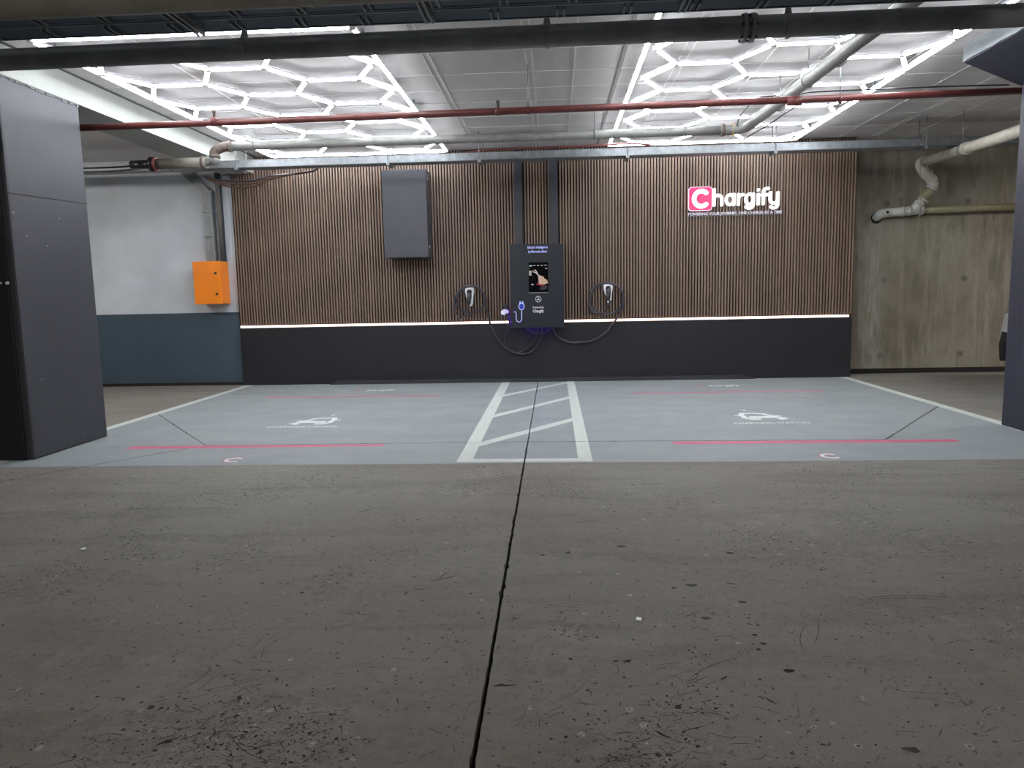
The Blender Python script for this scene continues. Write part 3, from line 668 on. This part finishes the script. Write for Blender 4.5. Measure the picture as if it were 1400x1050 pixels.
# ================================================================== HEXAGON LIGHTS
ZL = 3.268
mt = bpy.data.meshes.new('t')
def unit_tube():
    b = MB(); n = 10; ring = [(math.cos(2*PI*k/n)*.0165, math.sin(2*PI*k/n)*.0165) for k in range(n)]
    b.prism(ring, 'x', -.5, .5); return b.mesh('light_tube')
TM = unit_tube(); TM.materials.append(M_tube)
for f in TM.polygons: f.use_smooth = False
HM = MB().prism([(-.0212, .002), (.0212, .002), (.018, .026), (-.018, .026)], 'x', -.5, .5).mesh('tube_housing'); HM.materials.append(M_whitep)
b = MB(); b.tube([(0, 0, -.018), (0, 0, .024)], .026, 10); CM = b.mesh('connector'); CM.materials.append(M_whitep)
def grid(lab, cx, x_l, x_r, yn, yf_, rows_y, pitch):
    e = empty('hexagon_light', ((x_l+x_r)/2, (yn+yf_)/2, ZL), lab, 'ceiling light', 'hexagonal ceiling light grids')
    segs = set(); K = lambda p: (round(p[0], 3), round(p[1], 3))
    hx, sd, hy = .245, .230, pitch/2
    for col, n, off in ((-1, 5, 0), (0, 4, 1), (1, 5, 0)):
        X = cx+col*(2*hx+sd)
        for k in range(n):
            Y = rows_y + pitch*k + (hy if off else 0)
            V = [(X-hx, Y-hy), (X+hx, Y-hy), (X+hx+sd, Y), (X+hx, Y+hy), (X-hx, Y+hy), (X-hx-sd, Y)]
            V = [K(v) for v in V]
            for i in range(6): segs.add(tuple(sorted((V[i], V[(i+1) % 6]))))
    verts = {p for s_ in segs for p in s_}
    fr = [((x_l, yn), (x_r, yn)), ((x_l, yf_), (x_r, yf_))]
    for X in (x_l, x_r):
        for i in range(4): fr.append(((X, yn+(yf_-yn)*i/4), (X, yn+(yf_-yn)*(i+1)/4)))
    for (a, b_) in list(sorted(segs)) + fr:
        dx, dy = b_[0]-a[0], b_[1]-a[1]; Lg = math.hypot(dx, dy)
        o = bpy.data.objects.new('light_tube', TM); COL.objects.link(o); o.parent = e
        o.location = ((a[0]+b_[0])/2-e.location.x, (a[1]+b_[1])/2-e.location.y, 0); o.rotation_euler = (0, 0, math.atan2(dy, dx)); o.scale = (Lg-.025, 1, 1)
        h_ = bpy.data.objects.new('tube_housing', HM); COL.objects.link(h_); h_.parent = o
    for v in sorted(verts) + [(x, y) for x in (x_l, x_r) for y in (yn, yf_)]:
        o = bpy.data.objects.new('connector', CM); COL.objects.link(o); o.parent = e; o.location = (v[0]-e.location.x, v[1]-e.location.y, 0)
    for x in (x_l, x_r):
        for y in (yn+.3, (yn+yf_)/2, yf_-.3):
            sub(MB().box(x-.012, x+.012, y-.02, y+.02, ZL+.02, CZ+.002).obj('mounting_clip', M_galvd), e)
k = 1.037
grid('left one of two white hexagon LED grids on the ceiling', -2.605*k, -3.775*k, -1.40*k, 5.44*k, 10.10*k, 6.27*k, .812*k)
grid('right one of two white hexagon LED grids on the ceiling', 1.99*k, .757*k, 3.145*k, 5.30*k, 10.06*k, 6.19*k, .830*k)

# ================================================================== PIPES
def rod(x, y, z0, z1, parent, r=.005, mat=M_galvd): sub(MB().tube([(x, y, z0), (x, y, z1)], r, 6).obj('hanger_rod', mat), parent)
def ring(x, y, z, r, parent, axis='x', wd=.025, mat=M_galvd, nm='pipe_clamp'):
    a = {'x': (wd/2, 0, 0), 'y': (0, wd/2, 0), 'z': (0, 0, wd/2)}[axis]; a = Vector(a); c = Vector((x, y, z))
    sub(MB().tube([c-a, c+a], r, 18).obj(nm, mat), parent)
# big dark main
bp = empty('water_main_pipe', (0, 4.5, 2.77), 'thick dark pipe crossing the whole ceiling in front of the lights', 'pipe')
p0 = at(-120, 87.5, 4.5); p1 = at(1560, 13.5, 4.5); R_ = .062
sub(MB().tube([p0, p1], R_, 24).obj('pipe_run', M_pipe_dk), bp)
zc = (p0.z+p1.z)/2
x = at(1022, 44, 4.5).x
for d in (-.022, .022): ring(x+d, 4.5, zc, .079, bp, wd=.022, mat=M_pipe_dk, nm='flange')
for a in range(6):
    t_ = a*PI/3; sub(MB().tube([(x-.045, 4.5+.068*math.cos(t_), zc+.068*math.sin(t_)), (x+.045, 4.5+.068*math.cos(t_), zc+.068*math.sin(t_))], .007, 6).obj('bolt', M_blk), bp)
for px in (335, 748, 1076):
    x = at(px, 55, 4.5).x; ring(x, 4.5, zc, .0665, bp, wd=.022, mat=M_pipe_dk)
    sub(MB().prism([(x-.022, zc+.06), (x+.022, zc+.06), (x+.010, zc+.125), (x-.010, zc+.125)], 'y', 4.49, 4.51).obj('clevis', M_pipe_dk), bp)
    rod(x, 4.5, zc+.12, CZ, bp, .006, M_blk)
# red sprinkler pipe
rp_ = empty('sprinkler_pipe', (0, 7.0, 2.95), 'thin red sprinkler pipe crossing below the ceiling', 'pipe')
p0 = at(60, 177, 7.0); p1 = at(1450, 122, 7.0)
sub(MB().tube([p0, p1], .031, 16).obj('pipe_run', M_red), rp_); zc = (p0.z+p1.z)/2
for px in (292, 681, 722, 1148):
    x = at(px, 150, 7.0).x
    ring(x, 7.0, zc, .037, rp_, wd=.05 if px in (292, 681) else .02, mat=M_red)
    if px in (722, 1148): rod(x, 7.0, zc+.03, CZ, rp_, .005)
    else: sub(MB().tube([(x, 7.0, zc+.03), (x, 7.0, zc+.07), (x, 7.0, zc+.075), (x, 7.0, zc+.095)], [.012, .012, .018, .018], 10).obj('sprinkler_head', M_rust), rp_)
x = at(1085, 139, 7.0).x; ring(x, 7.0, zc, .043, rp_, wd=.13, mat=M_red, nm='coupling')
# grey drain pipe with its bends
gp = empty('drain_pipe', (-1, 8.78, 3.07), 'grey drain pipe running along the back of the ceiling and turning toward the viewer', 'pipe')
yg = 8.78; a = at(315, 198, yg); b_ = at(960, 181.5, yg); zg = (a.z+b_.z)/2; Rg = .050
sub(MB().tube([(a.x, yg, zg), (at(985, 180, yg).x, yg, zg)], Rg, 20).obj('pipe_run', M_grey), gp)
lx = at(293, 205, yg).x
sub(MB().tube(smooth([(a.x, yg, zg), (a.x-.09, yg, zg-.005), (lx+.01, yg, zg-.05), (lx-.0, yg, zg-.13)], 6), .056, 18).obj('elbow', M_rust), gp)
lz = at(290, 222, yg).z
sub(MB().tube(smooth([(lx, yg, zg-.12), (lx, yg, zg-.16), (lx-.05, yg, lz+.03), (lx-.12, yg, lz)], 5), .052, 18).obj('elbow', M_grey), gp)
fx = at(213, 223, yg).x
sub(MB().tube([(lx-.10, yg, lz), (fx, yg, lz)], .062, 20).obj('lower_run', plain('stained_brown_pipe', (.13, .12, .10), .55)), gp)
for x, r, m_ in ((fx, .085, M_redcable), (fx-.05, .085, M_blk), (lx-.14, .072, M_rust)): ring(x, yg, lz, r, gp, wd=.03, mat=m_, nm='flange')
sub(MB().tube([(fx-.06, yg, lz), (fx-.30, yg, lz+.0)], .05, 14).obj('stub', M_blk), gp)
ring(lx, yg, zg-.11, .065, gp, 'z', .03, M_rust, 'coupling_band'); ring(a.x-.0, yg, zg, .064, gp, 'x', .03, M_rust, 'coupling_band')
ex = at(985, 180, yg).x
for px, wd, mm, r in ((938, .02, M_grey, .056), (988, .04, M_rust, .068), (1002, .03, plain('brass_clamp', (.42, .27, .10), .5, .3), .064)):
    ring(at(px, 181, yg).x, yg, zg, r, gp, 'x', wd, mm, 'coupling_band')
q = on_z(1030, 166, zg); q2 = on_z(1240, 0, zg+.02)
sub(MB().tube(smooth([(ex, yg, zg), (ex+.14, yg-.01, zg), (q.x-.01, yg-.12, zg), (q.x+.01, yg-.30, zg)], 7), .054, 18).obj('elbow', M_grey), gp)
dr = Vector((q2.x-q.x, q2.y-q.y, 0)).normalized()
end = Vector((q.x, yg-.28, zg)) + dr*6.0
sub(MB().tube([(q.x+.01, yg-.28, zg), end], Rg+.006, 20).obj('pipe_run', M_grey), gp)
for px, py in ((1066, 143), (1105, 110), (1147, 80)):
    c = on_z(px, py, zg); b = MB(); b.tube([c-dr*.012, c+dr*.012], .064, 18); sub(b.obj('pipe_clamp', M_grey), gp); rod(c.x, c.y, zg+.06, CZ, gp, .004)
for px in (345, 813):
    x = at(px, 190, yg).x; ring(x, yg, zg, .056, gp, 'x', .03, M_grey); rod(x, yg, zg+.05, CZ, gp, .005)
# loose cables around the bend
def loose(P_, lab, r=.007, mat=M_blk, nm='loose_cable'):
    return MB().tube(smooth(P_, 6), r, 8).obj(nm, mat, label=lab, cat='cable')
loose([at(1008, 172, 8.6), at(1011, 160, 8.3), at(1020, 148, 8.0), at(1030, 137, 7.75), at(1040, 133, 7.62), at(1066, 131, 7.55), at(1090, 130, 7.55), at(1110, 126, 7.5), at(1200, 122, 7.45), at(1300, 118, 7.4), at(1380, 116, 7.3)], 'dark cable arching from the grey pipe bend across to the right pillar')
loose([at(1016, 192, 8.5), at(1024, 186, 8.5), at(1050, 171, 8.3), at(1075, 154, 8.1), at(1092, 143, 7.95), at(1103, 131, 7.8)], 'dark cable slung under the angled grey pipe')
# cream pipe right
cp = empty('cream_waste_pipe', (5.4, 10.9, 3), 'cream waste pipe descending from the right pillar to a wall outlet', 'pipe')
yy = 10.95
e0 = at(1262, 222, yy); e1 = at(1392, 180, 8.0); ext = e1 + (e1-e0)*.35
sub(MB().tube([e0, ext], .062, 20).obj('pipe_run', M_cream), cp)
pts = [e0+(e1-e0)*.03, e0+Vector((-.03, 0, -.02)), at(1264, 236, yy), at(1275, 247, 11.0), at(1275, 258, 11.0)]
sub(MB().tube(smooth(pts, 6), .070, 18).obj('elbow', M_cream), cp)
P1 = at(1275, 256, 11.0); P2 = at(1262, 274, 11.05); P3 = at(1246, 289, 11.1)
sub(MB().tube([P1, P2], .066, 18).obj('short_run', M_olive), cp)
sub(MB().tube([P2, P3], .062, 18).obj('wye_branch', M_pvcw), cp)
for p, q, t_, r in ((at(1264, 234, 10.95), at(1275, 247, 11.0), .3, .0765), (at(1264, 234, 10.95), at(1275, 247, 11.0), .95, .0765), (e0, e1, .02, .074), (P1, P2, .05, .078), (P1, P2, .97, .078), (P2, P3, .35, .072), (e0, e1, .5, .071)):
    c = p.lerp(q, t_); d = (q-p).normalized(); sub(MB().tube([c-d*.016, c+d*.016], r, 18).obj('socket_ring', M_pvcw if r != .071 else M_galvd), cp)
m_ = e0.lerp(e1, .52); sub(MB().tube([m_, m_+(e1-e0).normalized()*.12], .075, 18).obj('socket', M_cream), cp)
rod(m_.x-.03, m_.y, m_.z+.05, CZ, cp, .005)
H0 = at(1210, 291, 11.1); H1 = at(1262, 287, 11.1); H2 = at(1384, 283, 11.1); H2 = H1+(H2-H1)*1.3
sub(MB().tube([H0, H1], .062, 18).obj('wye_body', M_pvcw), cp)
sub(MB().tube([H1, H2], .052, 18).obj('side_run', M_olive), cp)
for t_, r in ((.45, .072), (.95, .075), (.62, .070)):
    c = H0.lerp(H1, t_); sub(MB().tube([c-Vector((.014, 0, 0)), c+Vector((.014, 0, 0))], r, 18).obj('socket_ring', M_pvcw), cp)
c = H0; sub(MB().tube(smooth([(c.x+.03, 11.1, c.z), (c.x-.04, 11.11, c.z-.01), (c.x-.07, 11.17, c.z-.04), (c.x-.06, 11.24, c.z-.05)], 5), .064, 18).obj('outlet_bend', M_pvcw), cp)
sub(MB().tube([(c.x-.0, 11.05, c.z+.0), (c.x-.0, 11.02, c.z+.0)], .045, 18).obj('cleaning_cap', M_pvcw), cp)
b = MB(); b.tube([(c.x-.0, 11.018, c.z), (c.x-.0, 11.012, c.z)], .022, 12); sub(b.obj('cap_plug', M_blk), cp)
b = MB(); b.tube([(c.x-.07, 11.215, c.z-.06), (c.x-.07, 11.218, c.z-.06)], .080, 20); sub(b.obj('wall_hole', M_dark), cp)
# pull cord
P_ = [Vector((at(1258, 200, 10.8).x, 10.8, CZ)), at(1258, 200, 10.8), at(1258, 240, 10.82), at(1258, 285, 10.84), at(1253, 320, 10.85), at(1250, 352, 10.86)]
cd_ = MB().tube(smooth(P_, 4), .0045, 6).obj('pull_cord', M_olive, label='thin yellowish cord hanging beside the cream pipe bend', cat='cord')
b = MB(); c = P_[-1]; b.tube([c+Vector((0, 0, .02)), c, c-Vector((0, 0, .02))], [.006, .012, .006], 8); b.obj('cord_weight', M_olive, cd_)

# cable tray along the back
ty = 9.7; p0 = at(-60, 238, ty); p1 = at(1440, 184.5, ty); tz = .5*(at(350, 226, ty).z+at(1170, 195, ty).z)
ct = empty('cable_tray', (0, ty, tz), 'galvanised cable tray running the full width before the slatted wall', 'cable tray')
tx0, tx1 = -9.0, 7.0
b = MB(); b.prism([(ty, tz+.045), (ty, tz-.045), (ty+.22, tz-.045), (ty+.22, tz+.045), (ty+.216, tz+.045), (ty+.216, tz-.041), (ty+.004, tz-.041), (ty+.004, tz+.045)], 'x', tx0, tx1)
sub(b.obj('channel', M_galv), ct)
sub(MB().box(tx0, tx1, ty-.006, ty+.004, tz+.040, tz+.048).obj('rolled_edge', M_galv), ct)
sub(MB().box(tx0, tx1, ty-.004, ty+.004, tz-.048, tz-.042).obj('lower_edge', plain('dark_tray_edge', (.10, .11, .12), .5, .5)), ct)  # darker strip along the tray's bottom edge
for px in (322, 530, 655, 858, 1060, 1265):
    x = at(px, 205, ty).x
    br = sub(MB().box(x-.02, x+.02, ty-.03, ty+.25, tz-.075, tz-.048).obj('bracket', M_galvd), ct)
    for d in (-.024, .246): sub(MB().tube([(x+(.0 if d < 0 else .03), ty+d, tz-.09), (x+(.0 if d < 0 else .03), ty+d, CZ)], .0055, 6).obj('hanger_rod', M_galv), ct)
for px in (490, 620, 940): pass
# cables lying on and dropping from the tray
loose([at(625, 214, 9.95), at(650, 207, 9.95), at(690, 203.5, 9.97), at(740, 202, 9.97), at(800, 199.5, 9.97), at(860, 196.5, 9.97), at(890, 198, 9.97)], 'dark red cable arching above the middle of the cable tray', .012, M_redcable, 'cable_bundle')
loose([at(640, 216, 9.86), at(700, 210, 9.86), at(780, 206, 9.86), at(880, 203, 9.86)], 'second dark red cable lying lower on the tray', .01, M_redcable, 'cable_bundle')
for i, (dy, mm, lab) in enumerate(((0, M_brcable, 'upper brown cable sagging left from the tray above the orange box'), (4, M_brcable, 'lower brown cable sagging left from the tray above the orange box'), (-4, M_cable, 'black cable sagging beside the brown cables above the orange box'))):
    loose([at(285-i*3, 243+dy*.4, 10.3), at(300, 249+dy*.6, 10.3), at(320, 252+dy, 10.3), at(345, 251+dy, 10.2), at(370, 243+dy*.6, 10.1), at(400, 238, 10.0), at(430, 233, 9.98), Vector((at(445, 230, 9.95).x, 9.93, tz+.05)), Vector((at(460, 230, 9.95).x, 9.85, tz-.03+i*.02))], lab, .013, mm, 'cable_bundle')
b = MB(); P_ = [at(312+9*math.cos(t_*.5), 243-5*math.sin(t_*.5), 10.35) for t_ in range(13)]
b.tube(smooth(P_, 3), .007, 8).obj('cable_coil', M_cable, label='small loop of black cable behind the tray end at left', cat='cable')
loose([at(60, 231, 9.4), at(110, 230, 9.4), at(160, 228.5, 9.5), at(208, 225, 9.6), at(225, 229, 9.69), at(236, 233, 9.72)], 'thin black cable above the left end of the tray', .012)
# conduit boxes above the tray (left)
for i, (px, py) in enumerate(((396, 215), (352, 222))):
    pass

# overhead ladder trays and struts near the camera
ut = []
def otray(y0, y1, z, x0, x1, lab, clips, nm='overhead_cable_tray'):
    e = empty(nm, ((x0+x1)/2, (y0+y1)/2, z), lab, 'cable tray')
    sub(MB().box(x0, x1, y0+.008, y1-.008, z, z+.012).obj('tray_floor', M_tray), e)
    for y in (y0, y1): sub(MB().box(x0, x1, y-.008, y+.008, z-.004, z+.07).obj('side_rail', M_trayr if y == y0 else M_tray), e)
    for x in clips:
        for d in (-.02, .018): sub(MB().box(x+d-.006, x+d+.006, y0+.02, y1-.03, z-.018, z+.002).obj('rung_clip', M_trayr), e)
    return e
cl_ = [-4.2+.355*i for i in range(24)]
otray(4.105, 4.275, 2.80, -4.6, 4.4, 'dark overhead cable tray nearer the lights', cl_)
otray(3.84, 4.075, 2.80, -4.6, 4.4, 'dark overhead cable tray nearer the viewer', [x+.06 for x in cl_])
for i, (px, py) in enumerate(((275, 51), (587, 34), (932, 19))):
    c = on_z(px, py, 2.745); x = c.x
    e = empty('strut_channel', (x, 3.9, 2.75), ('left', 'middle', 'right')[i]+' one of three steel struts under the overhead trays', 'strut')
    b = MB(); b.prism([(x-.021, 2.795), (x-.021, 2.752), (x-.010, 2.752), (x-.010, 2.757), (x-.017, 2.757), (x-.017, 2.791), (x+.017, 2.791), (x+.017, 2.757), (x+.010, 2.757), (x+.010, 2.752), (x+.021, 2.752), (x+.021, 2.795)], 'y', 3.35, c.y+.01)
    sub(b.obj('channel', M_galvd), e)
    rod(x, 4.09, 2.79, CZ, e, .006); rod(x, 3.62, 2.79, CZ, e, .006)
# brown pipe right overhead
e = empty('overhead_drain_pipe', (-2, 3.3, 2.66), 'wide brown-grey pipe along the top edge over the trays', 'pipe')
sub(MB().tube([(-6, 3.28, 2.645), (2.5, 3.32, 2.675)], .115, 24).obj('pipe_run', M_pipe_br), e)
for x in (-1.10, -1.02): ring(x, 3.30, 2.665, .122, e, 'x', .02, M_pipe_br, 'coupling_band')

# ================================================================== CAR behind the right pillar
M_carw = plain('white_car_paint', (.60, .60, .60), .25, 0, .02, 3, 0)
car = empty('car', (6.8, 8.0, 0), 'white car mostly hidden behind the right pillar, black bumper corner showing', 'car')
def loft(secs, name, mat):                # secs: list of (y, [(x,z)...]) cross sections
    b = MB(); R_ = [[b.b.verts.new((x, y, z)) for x, z in P_] for y, P_ in secs]; n = len(R_[0])
    for i in range(len(R_)-1):
        for k_ in range(n):
            f = b.b.faces.new((R_[i][k_], R_[i][(k_+1) % n], R_[i+1][(k_+1) % n], R_[i+1][k_])); f.smooth = True
    b.b.faces.new(R_[0][::-1]); b.b.faces.new(R_[-1]); return sub(b.obj(name, mat), car)
cxm = 6.70
def sec(w0, w1, zb_, zm, zt, tw_): return [(cxm-w0, zb_), (cxm-w1, zm), (cxm-w1*.97, zm+.12), (cxm-tw_, zt), (cxm+tw_, zt), (cxm+w1*.97, zm+.12), (cxm+w1, zm), (cxm+w0, zb_)]
loft([(5.9, sec(.70, .74, .40, .60, .80, .66)), (6.1, sec(.80, .86, .28, .60, .90, .78)), (7.0, sec(.82, .88, .25, .62, .97, .80)), (8.6, sec(.82, .88, .25, .62, .97, .80)), (9.5, sec(.84, .90, .28, .66, .98, .80)), (9.84, sec(.82, .885, .40, .68, .90, .84))], 'body_shell', M_carw)
loft([(6.6, [(cxm-.76, .95), (cxm-.74, .97), (cxm+.74, .97), (cxm+.76, .95)]), (7.4, [(cxm-.78, .95), (cxm-.60, 1.42), (cxm+.60, 1.42), (cxm+.78, .95)]), (9.0, [(cxm-.78, .95), (cxm-.58, 1.45), (cxm+.58, 1.45), (cxm+.78, .95)]), (9.75, [(cxm-.74, .95), (cxm-.66, 1.0), (cxm+.66, 1.0), (cxm+.74, .95)])], 'cabin_glass', plain('car_glass', (.01, .012, .015), .1, 0, 0, 3, 0))
sub(MB().box(cxm-.56, cxm+.56, 7.5, 8.95, 1.435, 1.47, .01).obj('roof', M_carw), car)
loft([(9.45, [(cxm-.90, .32), (cxm-.92, .50), (cxm-.90, .66), (cxm+.90, .66), (cxm+.92, .50), (cxm+.90, .32)]), (9.80, [(cxm-.89, .29), (cxm-.915, .50), (cxm-.885, .68), (cxm+.885, .68), (cxm+.915, .50), (cxm+.89, .29)]), (9.98, [(cxm-.80, .31), (cxm-.82, .50), (cxm-.78, .66), (cxm+.78, .66), (cxm+.82, .50), (cxm+.80, .31)])], 'bumper', M_blk)
for x in (cxm-.80, cxm+.80):
    for y in (6.75, 9.05):
        wv_ = sub(MB().tube([(x-.10, y, .31), (x+.10, y, .31)], .31, 24).obj('wheel', M_blk), car)
        s_ = -1 if x < cxm else 1
        h_ = MB().tube([(x+s_*.10, y, .31), (x+s_*.108, y, .31)], .20, 16).obj('hubcap', M_galvd); h_.parent = wv_; h_.matrix_parent_inverse = Matrix.Translation(-car.location)
        h_.matrix_parent_inverse = Matrix()
car.location.y += .15
